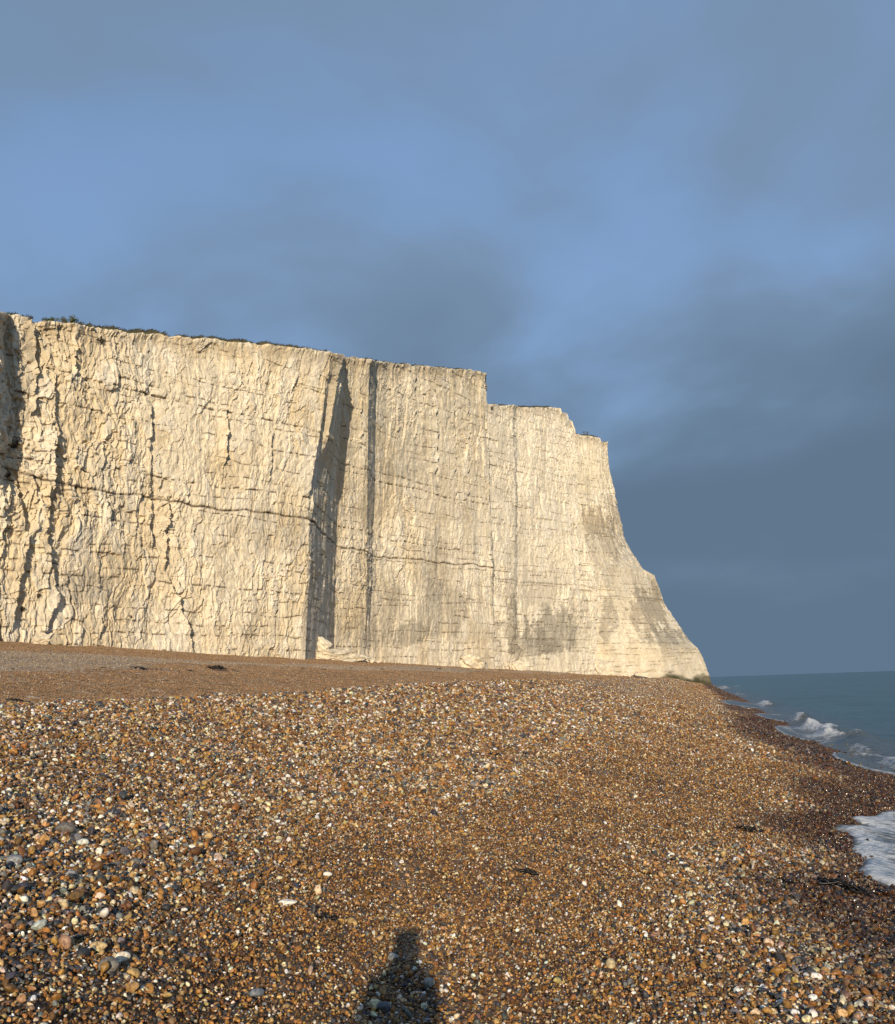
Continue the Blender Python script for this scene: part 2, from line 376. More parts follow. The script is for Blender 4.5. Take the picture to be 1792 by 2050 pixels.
    for i, (bz_, w, dep, pres) in enumerate(BANDS):
        zz = bz_ + 0.35 * vnoise(S1 / 12, S1 * 0 + i * 3.7, 80) + 0.22 * vnoise(S1 / 4.2, S1 * 0 + i * 2.9, 88) + 0.12 * vnoise(S1 / 1.4, S1 * 0 + i * 1.3, 81)
        dist = np.abs(zd - zz)
        on = sstep(0.62 - pres * 0.75, 0.78 - pres * 0.75, 0.5 + 0.5 * fbm(S1 / 7.0, S1 * 0 + i * 5.1, 2, 83) * 1.4) * (0.15 + 0.85 * sstep(-0.02, 0.22, vnoise(S1 / 0.45, S1 * 0 + i * 9.1, 85)) if i else 1)
        lod = np.maximum(w, 0.55 * Y / 2056)
        g = np.exp(-(dist / lod) ** 2) * on * (1 if i > 2 else style['band'] * (0.60 + 0.40 * sstep(-.45, .15, vnoise(S1 / 0.7, S1 * 0 + i, 87))))
        fl = np.maximum(fl, g * (1.0 if i < 3 else 0.85)); D -= dep * 0.45 * g
        D += 0.18 * dep * np.exp(-((zd - zz - 0.5) / 0.35) ** 2) * on
    # grooves: the near (left) lip stands proud, the rock falls back beyond it
    for pts, w, dep in grooves:
        pts = np.array(pts, float); gx = np.interp(PY, pts[:, 1], pts[:, 0]) + 1.6 * np.sin(PY / 9.0) + 1.2 * np.sin(PY / 3.7)
        inn = sstep(pts[0, 1] - 12, pts[0, 1] + 18, PY) * (1 - sstep(pts[-1, 1] - 18, pts[-1, 1] + 12, PY))
        q = (PX - gx) / w
        D += dep * inn * (np.where(q < 0, np.exp(q / 3.0), 0) * 0.45 - np.where(q >= 0, np.exp(-q / 1.6), 0) * 0.55)
    D *= sstep(1.02, 0.985, T) * 0.75 + 0.25
    D = np.clip(D, -3.5, 3.0)
    # lip hangs a little
    D += 0.5 * np.exp(-((zt[None, :] - Z) / 0.5) ** 2) * (0.5 + 0.5 * vnoise(S1 / 1.3, S1 * 0, 95))
    X2 = X + nx * D; Y2 = Y + ny * D
    # ---- colour of the rock
    n_a = fbm(S / 6, Z / 9, 4, 101); n_b = fbm(S / 1.8, Z / 5.0, 4, 104); n_c = fbm(S / 1.5, Z / 6.5, 4, 107)
    cr = sstep(-0.35, 0.45, n_a)[..., None] * style['cream']
    C = CHALK * (1 - cr) + CREAM * cr
    fresh = (sstep(0.15, 0.5, f1 + 0.4 * n_b) * 0.55)[..., None]
    C = C * (1 - fresh) + WHITE * fresh
    C = C + (WHITE - C) * (style.get('white', 0) + style.get('mid', 0) * sstep(680, 760, PX))[..., None]
    drip = (sstep(0.02, 0.5, n_c + .35 * n_b) * (0.20 + 0.16 * sstep(.55, .15, T)) * style.get('drip', 1))[..., None]; C = C * (1 - drip) + np.array([0.55, 0.475, 0.35]) * drip
    mott = (sstep(0.02, 0.38, fbm(S / 2.4, Z / 2.8, 5, 160, .6)) * (0.10 + 0.30 * sstep(.65, .12, T)) * style.get('drip', 1))[..., None]; C = C * (1 - mott) + np.array([0.50, 0.43, 0.315]) * mott
    below = zt[None, :] - Z
    tops = (np.exp(-(below / (2.2 + 1.6 * n_c)) ** 2) * sstep(0.25, 0.9, below) * (0.62 + 0.45 * n_b) * 0.85)[..., None]
    C = C * (1 - np.clip(tops, 0, 1)) + np.array([0.34, 0.275, 0.19]) * np.clip(tops, 0, 1)
    n_s = 0.6 * fbm(S / 0.9, Z / 1.5, 4, 120, .65) + 0.6 * fbm(S / 3.0, Z / 0.8, 4, 125, .6)
    for (sx, sy, rx, ry, st, colr) in stains:
        q = ((PX - sx) / rx) ** 2 + ((PY - sy) / ry) ** 2
        w = sstep(1.0, 0.55, q + 0.8 * n_b + 0.95 * n_s) * st * .75
        C = C * (1 - w[..., None]) + np.array(colr) * w[..., None]
    flw = np.clip(fl * 1.25, 0, 1)[..., None]; C = C * (1 - flw) + FLINT * flw
    if algae:
        w = 0.85 * sstep(2.3, 0.7, Z - zb[None, :] + 1.2 * n_a + 1.5 * fbm(S / 2.5, Z / 1.2, 4, 140) + (1 - sstep(1285, 1335, PX)) * 7 - 2.0 * sstep(1385, 1415, PX))[..., None]
        C = C * (1 - w) + (ALGAE * (0.8 + 0.6 * n_b[..., None])) * w
        w = (sstep(1.6, 0.5, Z - zb[None, :] + 1.2 * n_b) * sstep(1300, 1350, PX))[..., None]; C = C * (1 - 0.7 * w) + np.array([0.05, 0.055, 0.02]) * 0.7 * w
    C *= (1 + 0.10 * n_b)[..., None]
    # ---- the ground behind the lip
    ex, ey, ez, ec = [], [], [], []
    for i, (back, up) in enumerate([(0.35, 0.05), (1.2, 0.12), (3, 0.25), (8, 0.45), (20, 0.8), (60, 1.5), (150, 2)]):
        ex.append(X2[-1] + lean_back[0] * back); ey.append(Y2[-1] + lean_back[1] * back)
        ez.append(zt + up * (1 + 0.6 * vnoise(S[0] / 3.0, S[0] * 0 + i, 130))); ec.append(np.tile(TURF if i > 0 else WHITE * 0.9, (nc, 1)))
    X3 = np.vstack([X2] + [a[None] for a in ex]); Y3 = np.vstack([Y2] + [a[None] for a in ey]); Z3 = np.vstack([Z] + [a[None] for a in ez])
    C3 = np.concatenate([C] + [a[None] for a in ec], 0)
    me = grid_mesh(name, np.stack([X3, Y3, Z3], -1), {'col': np.clip(C3, 0.01, 0.9)}, smooth=True)
    me.materials.append(M_CHALK)
    try: me.set_sharp_from_angle(angle=R(25))
    except Exception: pass
    o = link(bpy.data.objects.new(name, me)); tag(o, label, kind='structure')
    return dict(obj=o, X=X2[-1], Y=Y2[-1], Z=zt, px=pxc, S=S[0])

TOP_AB = [(-900, 470), (-300, 572), (-150, 602), (0, 627), (75, 643), (150, 652), (300, 670), (450, 683), (560, 693), (640, 703), (682, 709), (688, 717), (712, 716), (735, 721), (800, 729), (900, 738), (945, 741), (971, 748), (990, 752)]
xA = tcurve([(0, 611), (.25, 617), (.42, 623), (.55, 629), (.64, 638), (.72, 658), (.86, 672), (1, 684)])
xB = tcurve([(0, 665), (.3, 669), (.57, 672), (.8, 679), (1, 687)])
dA = const(154); dB = tcurve([(0, 154 * 1.20), (.5, 154 * 1.165), (.75, 154 * 1.125), (1, 154 * 1.08)])
xa1 = tcurve([(0, 598), (.5, 618), (.6, 627), (.72, 641), (1, 664)]); xa2 = tcurve([(0, 601), (.5, 621), (.6, 631), (.72, 646), (1, 668)])
dA1 = tcurve([(0, 152.4), (1, 152.4)]); dA2 = tcurve([(0, 152.8), (.45, 153), (.62, 155.6), (.85, 154.8), (1, 153.4)])
dA3 = tcurve([(0, 153.6), (.5, 154.0), (.62, 156.6), (.8, 155.9), (1, 155.6)])
def gB(f): return lambda t: dB(t) + (229 * f - dB(t)) * 0
knots_ab = [(-900, 62), (-300, 86), (-90, 101), (-45, tcurve([(0, 108.5), (.45, 107.5), (.6, 104), (1, 103.5)])), (12, tcurve([(0, 112), (1, 113)])), (300, 131), (xa1, dA1), (xa2, dA2), (xA, dA3), (xB, dB),
            (tcurve([(0, 727), (.3, 733), (1, 738)]), tcurve([(0, 193), (.5, 188), (.8, 177), (1, 171.5)])), (tcurve([(0, 737), (.3, 747), (1, 753)]), tcurve([(0, 196), (.3, 196.5), (.5, 195.5), (.8, 186.5), (1, 181.5)])),
            (tcurve([(0, 987), (.08, 984), (.15, 987.5), (.22, 983), (.33, 985.5), (.4, 982), (.5, 981.5), (.58, 978), (.7, 977.5), (.8, 973.5), (.9, 973), (1, 971)]), tcurve([(0, 230), (.5, 227), (1, 218)])), ('off', 1.0, 34)]
GRO_AB = [([(150, 690), (145, 740), (138, 760)], 5, 1.6), ([(452, 815), (450, 870), (447, 930)], 4, 2.2), ([(340, 1000), (332, 1090), (330, 1140)], 5, 1.8),
          ([(335, 1150), (350, 1190), (368, 1240), (386, 1300)], 5, 1.7), ([(300, 800), (298, 900), (302, 1000), (304, 1090)], 6, 1.2),
          ([(545, 850), (542, 900), (540, 960)], 4, 1.0), ([(100, 760), (110, 860), (96, 960), (88, 1080), (112, 1200), (80, 1285)], 9, 1.3),
          ([(62, 640), (70, 740), (60, 830)], 7, 1.6), ([(30, 960), (48, 1080), (30, 1180), (20, 1260)], 8, 1.6), ([(868, 760), (872, 870), (868, 960)], 4, 1.2),
          ([(830, 740), (832, 840)], 4, 0.9), ([(935, 780), (936, 1000)], 5, 1.0), ([(905, 770), (910, 1000)], 4, .8), ([(720, 760), (722, 900)], 4, .8)]
STY_AB = dict(rough=lambda px, py: 0.34 + 0.26 * (1 - sstep(480, 640, px)) - 0.12 * sstep(600, 612, px) * (1 - sstep(670, 690, px)) + 0.22 * (1 - sstep(60, 190, px)) * sstep(800, 950, py) - 0.12 * sstep(1180, 1260, py) * sstep(180, 320, px),
              vert=lambda px, py: 0.35 + 0.25 * sstep(600, 700, px), bed=0.16, cream=0.85, band=1.0, mid=.18)
ST_AB = [(170, 1180, 60, 40, .7, GREYST), (760, 1190, 45, 95, .55, GREYST), (735, 1270, 60, 30, .35, GREYST), (860, 1130, 40, 80, .5, GREYST), (880, 1220, 60, 60, .55, GREYST), (820, 1270, 40, 25, .7, GREYST * .8),
         (560, 1060, 90, 50, .35, GREYST), (240, 1010, 40, 40, .4, GREYST), (30, 760, 40, 130, .5, GREYST), (790, 945, 50, 18, .35, GREYST), (200, 683, 12, 7, .9, GREYST * .6), (700, 1230, 40, 60, .4, CREAM * .8)]
AB = cliff('cliff', 'near chalk cliff with a dark flint band across it and a shaded step', knots_ab, TOP_AB, 0.012, STY_AB, ST_AB, GRO_AB, rows=470, step=1.05)
TOP_C = [(880, 806), (975, 811), (1031, 812), (1035, 815), (1121, 816), (1124, 826), (1134, 829), (1137, 840), (1146, 845), (1149, 862), (1153, 873), (1200, 876)]
knots_c = [(925, 240), (985, 250), (1028, 257.5), (1034, 260.5), (1070, 266), (edge([(1152, 872), (1155, 950), (1158, 1021), (1174, 1096), (1190, 1164), (1197, 1232), (1194, 1300), (1192, 1352)]), 284), ('off', 1.0, 40)]
STY_C = dict(rough=lambda px, py: 0.27 + 0.12 * sstep(1100, 1150, px), vert=lambda px, py: 0.45 - 0.28 * sstep(1040, 1080, px), bed=0.34, cream=0.30, band=0.55, drip=.6, white=.38)
ST_C = [(1100, 1265, 55, 55, .85, GREYST * .8), (1060, 1290, 60, 30, .7, GREYST * .75), (1020, 1250, 22, 60, .8, GREYST * .8), (1150, 1240, 40, 60, .35, GREYST), (1080, 1180, 60, 50, .3, GREYST), (1045, 1050, 30, 60, .25, GREYST), (1000, 980, 20, 20, .3, GREYST)]
GRO_C = [([(1003, 1200), (1015, 1250), (1040, 1320)], 5, 3.0), ([(1110, 830), (1112, 1000)], 4, 0.9), ([(1140, 860), (1148, 1000), (1152, 1060)], 4, 2.0)]
CC = cliff('cliff', 'middle chalk cliff of smooth pale rock with a dark stain at its foot', knots_c, TOP_C, 0.015, STY_C, ST_C, GRO_C, rows=430, step=1.05)
TOP_D = [(1080, 866), (1152, 870), (1180, 873), (1202, 877), (1204, 884), (1217, 885), (1300, 888)]
sil = edge([(1217, 885), (1221, 940), (1234, 1005), (1244, 1050), (1247, 1073), (1262, 1102), (1285, 1137), (1309, 1151), (1317, 1170), (1328, 1206), (1359, 1251), (1379, 1280), (1398, 1298), (1411, 1326), (1421, 1355), (1424, 1368)])
knots_d = [(1115, 306), (tcurve([(0, 1195), (1, 1150)]), 313), (lambda t: 1150 + (sil(t) - 1150) * .62 + 14 * (1 - t), tcurve([(0, 326), (1, 320)])), (sil, tcurve([(0, 346), (1, 327)])), ('off', 7.0, 55)]
STY_D = dict(rough=lambda px, py: 0.30 - 0.06 * sstep(1240, 1300, py), vert=lambda px, py: 0.42 - 0.3 * sstep(1100, 1200, py), bed=0.38, cream=0.35, band=0.55, drip=.8, white=.18)
ST_D = [(1190, 1045, 38, 32, 1.0, (0.40, 0.33, 0.24)), (1225, 1060, 28, 70, .7, (0.40, 0.34, 0.26)), (1200, 1110, 40, 60, .5, GREYST), (1300, 1225, 42, 60, 1.0, (0.36, 0.31, 0.235)), (1330, 1275, 45, 22, .8, GREYST), (1220, 1240, 22, 45, .8, GREYST),
        (1245, 1150, 40, 60, .35, GREYST), (1350, 1290, 40, 30, .6, GREYST), (1180, 950, 50, 40, .3, CREAM), (1320, 1180, 20, 30, .5, (0.40, 0.34, 0.26)), (1300, 1310, 120, 22, .45, CREAM * .95)]
DD = cliff('cliff', 'far chalk headland sloping down to the sea with green algae at its foot', knots_d, TOP_D, 0.015, STY_D, ST_D, [([(1196, 1290), (1204, 1345)], 5, 4.0), ([(1204, 884), (1206, 990)], 4, 1.4), ([(1176, 885), (1180, 960)], 4, 1.0)], rows=420, step=1.05, algae=True)

# ------------------------------------------------------------------ sea
def water_material():
    m, nt, b = new_mat('sea_water'); L = nt.links
    tc = N(nt, 'ShaderNodeTexCoord')
    fo = N(nt, 'ShaderNodeAttribute', attribute_name='foam'); mu = N(nt, 'ShaderNodeAttribute', attribute_name='murk')
    mp = N(nt, 'ShaderNodeMapping'); L.new(tc.outputs['Object'], mp.inputs[0]); mp.inputs['Scale'].default_value = (1, 0.42, 1)
    w1 = tex_noise(nt, 1.1, 6, 0.62, mp.outputs[0], 0.4); w2 = tex_noise(nt, 0.045, 4, 0.6, tc.outputs['Object'])
    bp = N(nt, 'ShaderNodeBump'); bp.inputs['Strength'].default_value = 0.75; bp.inputs['Distance'].default_value = 0.35; L.new(w1.outputs[0], bp.inputs['Height']); L.new(bp.outputs[0], b.inputs['Normal'])
    mp2 = N(nt, 'ShaderNodeMapping'); L.new(tc.outputs['Object'], mp2.inputs[0]); mp2.inputs['Scale'].default_value = (1, 0.3, 1); mp2.inputs['Rotation'].default_value = (0, 0, R(12))
    w3 = tex_noise(nt, 0.28, 5, 0.6, mp2.outputs[0], 0.5); b3 = N(nt, 'ShaderNodeBump'); b3.inputs['Strength'].default_value = 0.8; b3.inputs['Distance'].default_value = 1.3; L.new(w3.outputs[0], b3.inputs['Height']); L.new(b3.outputs[0], bp.inputs['Normal'])
    deep = ramp2(nt, w2.outputs[0], 0.35, (0.038, 0.088, 0.080), 0.65, (0.064, 0.130, 0.112))
    wc = N(nt, 'ShaderNodeMix', data_type='RGBA'); L.new(mu.outputs['Fac'], wc.inputs[0]); L.new(deep.outputs[0], wc.inputs[6]); wc.inputs[7].default_value = (0.11, 0.095, 0.07, 1)
    # lace of the foam
    n = tex_noise(nt, 4.5, 6, 0.7, tc.outputs['Object'], 0.8); v = N(nt, 'ShaderNodeTexVoronoi', feature='SMOOTH_F1'); v.inputs['Scale'].default_value = 9.0; L.new(tc.outputs['Object'], v.inputs['Vector'])
    s = N(nt, 'ShaderNodeMath', operation='MULTIPLY_ADD'); L.new(v.outputs['Distance'], s.inputs[0]); s.inputs[1].default_value = 0.5; L.new(n.outputs[0], s.inputs[2])
    a = N(nt, 'ShaderNodeMath', operation='ADD'); L.new(s.outputs[0], a.inputs[0]); L.new(fo.outputs['Fac'], a.inputs[1])
    fm = N(nt, 'ShaderNodeMapRange', interpolation_type='SMOOTHSTEP'); L.new(a.outputs[0], fm.inputs[0]); fm.inputs[1].default_value = 0.95; fm.inputs[2].default_value = 1.45
    fc = N(nt, 'ShaderNodeMix', data_type='RGBA'); L.new(fm.outputs[0], fc.inputs[0]); L.new(wc.outputs[2], fc.inputs[6]); fc.inputs[7].default_value = (0.62, 0.62, 0.61, 1)
    L.new(fc.outputs[2], b.inputs['Base Color'])
    ro = N(nt, 'ShaderNodeMapRange'); L.new(fm.outputs[0], ro.inputs[0]); ro.inputs[3].default_value = 0.18; ro.inputs[4].default_value = 0.8; L.new(ro.outputs[0], b.inputs['Roughness'])
    b.inputs['IOR'].default_value = 1.33; b.inputs['Specular IOR Level'].default_value = 0.4
    return m
def swash(x, y):
    """> 0 where a thin sheet of water has run up the shingle"""
    sw = np.full(np.shape(x), -1.0)
    for (cx, cy, rx, ry, ang) in [(6.85, 13.1, 2.1, 5.0, 0.27), (14.6, 44.5, 1.0, 6.5, .24), (11.2, 28.5, 0.9, 4.0, .2), (24.2, 88, 1.8, 9, .24), (19, 62, 1.2, 6, .24)]:
        dx, dy = x - cx, y - cy; a = dx * math.cos(ang) - dy * math.sin(ang); b2 = dx * math.sin(ang) + dy * math.cos(ang)
        sw = np.maximum(sw, 1 - np.sqrt((a / rx) ** 2 + (b2 / ry) ** 2) + 0.17 * fbm(x / 0.9, y / 1.1, 4, 221))
    return sw
def build_sea():
    th = np.concatenate([np.linspace(-8, 9, 30)[:-1], np.linspace(9, 32, 620), np.linspace(32, 178, 110)[1:]])
    r = np.concatenate([np.geomspace(4, 10, 70)[:-1], np.geomspace(10, 130, 640), np.geomspace(130, 40000, 150)[1:]])
    T, Rr = np.meshgrid(np.radians(th), r); x, y = Rr * np.sin(T), Rr * np.cos(T)
    u = shore_u(x, np.minimum(y, 590)); off = -u
    g = beach_z(x, y, u)
    fade = np.clip(130 / np.maximum(Rr, 130), 0, 1)
    z = 0.055 * fbm(x / 2.2 + .3 * y / 5, y / 6.0, 4, 201) * sstep(0.3, 5, off) + 0.03 * fbm(x / 0.7, y / 1.5, 3, 205) * fade * sstep(0.3, 3, off)
    z += 0.10 * np.sin(off * 0.75 + 1.2 * vnoise(x / 9, y / 14, 207)) * sstep(2, 7, off) * fade
    foam = np.full(x.shape, -0.05)
    lump = fbm(x / 0.45, y / 0.55, 4, 211)
    def roller(u0, y0, y1, h, w, fstr, shoulder=0.0):
        nonlocal z, foam
        env = sstep(y0 - 1.5, y0 + 1.5, y) * (1 - sstep(y1 - 1.5, y1 + 1.5, y)) * (0.75 + 0.5 * vnoise(y / 2.2, y * 0, 213))
        v = off - u0 - 0.35 * vnoise(y / 3.0, y * 0 + u0, 215)
        prof = np.where(v < 0, np.exp(-(v / (w * 0.6)) ** 2), np.exp(-(v / (w * 1.5)) ** 2))
        z = z + h * env * prof * (1 + 0.35 * lump)
        foam = np.maximum(foam, fstr * env * np.where(v < 0, np.exp(-(v / (w * 1.3)) ** 2), np.exp(-(v / (w * .55)) ** 2)) * (1 + .45 * lump))
        if shoulder: z = z + shoulder * sstep(y0 - 9, y0, y) * (1 - sstep(y0, y0 + 3, y)) * np.exp(-(v / (w * 1.3)) ** 2)
    roller(1.0, 37.5, 49.5, 0.36, 0.55, 0.95, 0.30); roller(0.7, 54.5, 59.5, 0.42, 0.45, 0.95); roller(0.7, 24, 34.5, 0.15, 0.42, 0.80)
    roller(1.2, 86, 100, 0.28, 0.8, 0.85); roller(0.1, 36, 50, 0.04, 0.5, 0.5); roller(1.6, 205, 265, 0.32, 1.5, 0.75); roller(5.0, 225, 262, 0.22, 1.2, 0.6); roller(1.0, 120, 150, 0.2, 0.8, 0.5)
    # swash: a thin sheet of water that has run up the shingle
    sw = swash(x, y)
    ins = sstep(0.0, 0.10, sw)
    z = np.where((u > -0.6) & (ins > 0), np.maximum(z, g + 0.030 * ins + 0.010 * lump * ins - 0.03 * (1 - ins)), z)
    near = np.exp(-((Rr - 14) / 5) ** 2)
    foam = np.maximum(foam, ins * (0.20 + 0.24 * near + 0.40 * (1 - sstep(0.06, 0.3, sw))) * sstep(-2.0, -0.3, u))
    murk = np.clip(sstep(4.5, 0.3, off + 1.0 * fbm(x / 4, y / 6, 2, 225)) * 0.9, 0, 1)
    me = grid_mesh('sea', np.stack([x, y, z], -1), {'foam': foam, 'murk': murk}, flip=True)
    me.materials.append(water_material())
    o = link(bpy.data.objects.new('sea', me)); tag(o, 'grey blue sea with small waves breaking on the shingle', kind='structure'); return o
sea = build_sea()

# ------------------------------------------------------------------ shingle
def pebble_mesh(i):
    rg = np.random.default_rng(300 + i)
    bm = bmesh.new(); bmesh.ops.create_icosphere(bm, subdivisions=2, radius=1.0)
    cuts = [(rg.normal(size=3), rg.uniform(0.35, 0.85)) for _ in range(rg.integers(2, 5) + (5 if i % 3 else 0))]
    for v in bm.verts:
        p = np.array(v.co)
        for n, d in cuts:
            n = n / np.linalg.norm(n); h = p @ n
            if h > d: p = p - n * (h - d) * 0.93
        p = p * (1 + 0.07 * math.sin(3.1 * p[0] + i) + 0.06 * math.sin(4.3 * p[1] + 2 * i))
        v.co = p
    me = bpy.data.meshes.new('pebble'); bm.to_mesh(me); bm.free()
    me.polygons.foreach_set('use_smooth', [True] * len(me.polygons)); me.update()
    if i % 3: me.set_sharp_from_angle(angle=R(28))
    return me
def pebble_material(name, scatter):
    m, nt, b = new_mat(name); L = nt.links
    if scatter:
        a = N(nt, 'ShaderNodeAttribute', attribute_type='INSTANCER', attribute_name='pcol'); w = N(nt, 'ShaderNodeAttribute', attribute_type='INSTANCER', attribute_name='pwet')
        col, wet = a.outputs['Color'], w.outputs['Fac']
    else:
        a = N(nt, 'ShaderNodeObjectInfo'); col, wet = a.outputs['Color'], None
    tc = N(nt, 'ShaderNodeTexCoord'); geo = N(nt, 'ShaderNodeNewGeometry')
    n = tex_noise(nt, 55, 3, 0.6, geo.outputs['Position']); r = ramp2(nt, n.outputs[0], 0.34, (0.50, 0.45, 0.41), 0.60, (1.15, 1.15, 1.15))
    c = mul(nt, col, r.outputs[0])
    if wet is not None:
        wm = N(nt, 'ShaderNodeMix', data_type='RGBA', blend_type='MULTIPLY'); L.new(wet, wm.inputs[0]); L.new(c, wm.inputs[6]); wm.inputs[7].default_value = (0.29, 0.24, 0.20, 1); c = wm.outputs[2]
        rr = N(nt, 'ShaderNodeMapRange'); L.new(wet, rr.inputs[0]); rr.inputs[3].default_value = 0.55; rr.inputs[4].default_value = 0.16; L.new(rr.outputs[0], b.inputs['Roughness'])
    else: b.inputs['Roughness'].default_value = 0.55
    L.new(c, b.inputs['Base Color'])
    return m
PAL = np.array([(.34, .158, .034), (.145, .070, .019), (.51, .325, .125), (.68, .56, .36), (.84, .80, .70), (.205, .195, .18), (.055, .055, .058), (.32, .18, .11), (.45, .24, .058)])
P_BROWN = np.array([.27, .27, .11, .075, .035, .05, .11, .03, .08]); P_GREY = np.array([.19, .19, .12, .11, .07, .12, .15, .03, .06])
def build_shingle():
    rg = np.random.default_rng(77)
    parts = []
    # ring by ring, so that stones never fall far below a pixel
    rings = [(3.0, 5.5, .021, 2700), (5.5, 8, .022, 2450), (8, 11, .023, 2150), (11, 15, .026, 1650), (15, 20, .031, 1150), (20, 28, .039, 700), (28, 40, .052, 400), (40, 62, .072, 200)]
    for a, b_, med, dens in rings:
        half = R(42 if b_ <= 8 else 36 if b_ <= 15 else 30); n = int(half * (b_ * b_ - a * a) * dens)
        r = np.sqrt(rg.uniform(a * a, b_ * b_, n)); t = rg.uniform(-half, half, n)
        x, y = r * np.sin(t), r * np.cos(t); u = shore_u(x, y)
        k = (u > -0.5) & (u < 15.5) & ((swash(x, y) < 0.03) | (rg.random(n) < 0.03))
        x, y, u = x[k], y[k], u[k]; n = len(x)
        tone = tone_field(x, y, u)
        s = med * np.exp(rg.normal(0, .38, n)) * (0.66 + 0.52 * tone)
        big = rg.random(n) < (0.012 + 0.02 * tone); s = np.where(big, s * rg.uniform(1.4, 2.1, n), s)
        s = np.minimum(s, .085 if b_ < 25 else .12)
        parts.append(np.stack([x, y, u, tone, s], 1))
    foot_x = [-400, 0, 620, 970, 1200, 1424, 2200]; foot_y = [1275, 1290, 1312, 1343, 1355, 1371, 1371]
    for a, b_, med, dens in [(17, 30, .026, 260), (30, 45, .033, 150), (45, 62, .042, 90), (62, 90, .052, 55), (90, 140, .068, 30), (140, 220, .10, 14), (220, 350, .15, 7)]:
        half = R(31); n = int(half * (b_ * b_ - a * a) * dens)
        r = np.sqrt(rg.uniform(a * a, b_ * b_, n)); t = rg.uniform(-half, half, n); x, y = r * np.sin(t), r * np.cos(t); u = shore_u(x, y)
        px, py = project(x, y, beach_z(x, y, u))
        k = (u > (15.0 if b_ <= 62 else -0.3)) & (u < 95) & (py > np.interp(px, foot_x, foot_y) - 8) & (swash(x, y) < .03)
        x, y, u = x[k], y[k], u[k]; n = len(x)
        parts.append(np.stack([x, y, u, tone_field(x, y, u), np.minimum(med * np.exp(rg.normal(0, .35, n)), med * 1.9)], 1))
    A = np.concatenate(parts); n = len(A); x, y, u, tone, s = A.T
    z = beach_z(x, y, u)
    asp = np.stack([rg.uniform(.85, 1.40, n), rg.uniform(.65, 1.0, n), rg.uniform(.38, .85, n)], 1) * (s / 2)[:, None]
    z = z + asp[:, 2] * rg.uniform(-.8, 1.25, n) * np.where(np.hypot(x, y) > 62, .5, 1) + .003
    rot = np.stack([rg.normal(0, .6, n), rg.normal(0, .6, n), rg.uniform(0, 6.283, n)], 1)
    q = rg.random(n); cb = np.cumsum(P_BROWN / P_BROWN.sum()); cg = np.cumsum(P_GREY / P_GREY.sum())
    cum = cb[None] * (1 - tone)[:, None] + cg[None] * tone[:, None]
    idx = np.minimum((q[:, None] > cum).sum(1), len(PAL) - 1)
    col = PAL[idx] * rg.uniform(.72, 1.25, n)[:, None] * (1 + rg.normal(0, .06, (n, 3)))
    fine = (sstep(13.6, 15.0, u) * .68)[:, None]; col = col * (1 - fine) + np.where(tone[:, None] > .5, (.33, .27, .20), (.30, .185, .095)) * fine
    wet = wetness(x, y, u)
    return x, y, z, asp, rot, np.clip(col, .02, .85), wet, s
VAR = 10
pm_single = pebble_material('pebble_stone', False); pm_scatter = pebble_material('shingle_stone', True)
pmesh = [pebble_mesh(i) for i in range(VAR)]
for m_ in pmesh: m_.materials.append(pm_single)
sx, sy, sz, sasp, srot, scol, swet, ss = build_shingle()
ppx, ppy = project(sx, sy, sz)
inside = (ppx > 8) & (ppx < 1784) & (ppy < 2042) & (ppy > 1400) & (swet < .3)
size_px = np.where(inside, ss / np.hypot(sx, sy), 0)
order = np.argsort(-size_px)[:300]
vi = np.random.default_rng(5).integers(0, VAR, len(sx)); vi[order[:VAR]] = np.arange(VAR)
srcs = []
for k, i in enumerate(order):
    o = bpy.data.objects.new('pebble', pmesh[vi[i]]); link(o, beach)
    o.location = (sx[i], sy[i], sz[i] + sasp[i, 2] * .3); o.rotation_euler = srot[i]; o.scale = sasp[i]; o.color = (*scol[i], 1)
    if k < VAR: srcs.append(o)
keep = np.ones(len(sx), bool); keep[order] = False
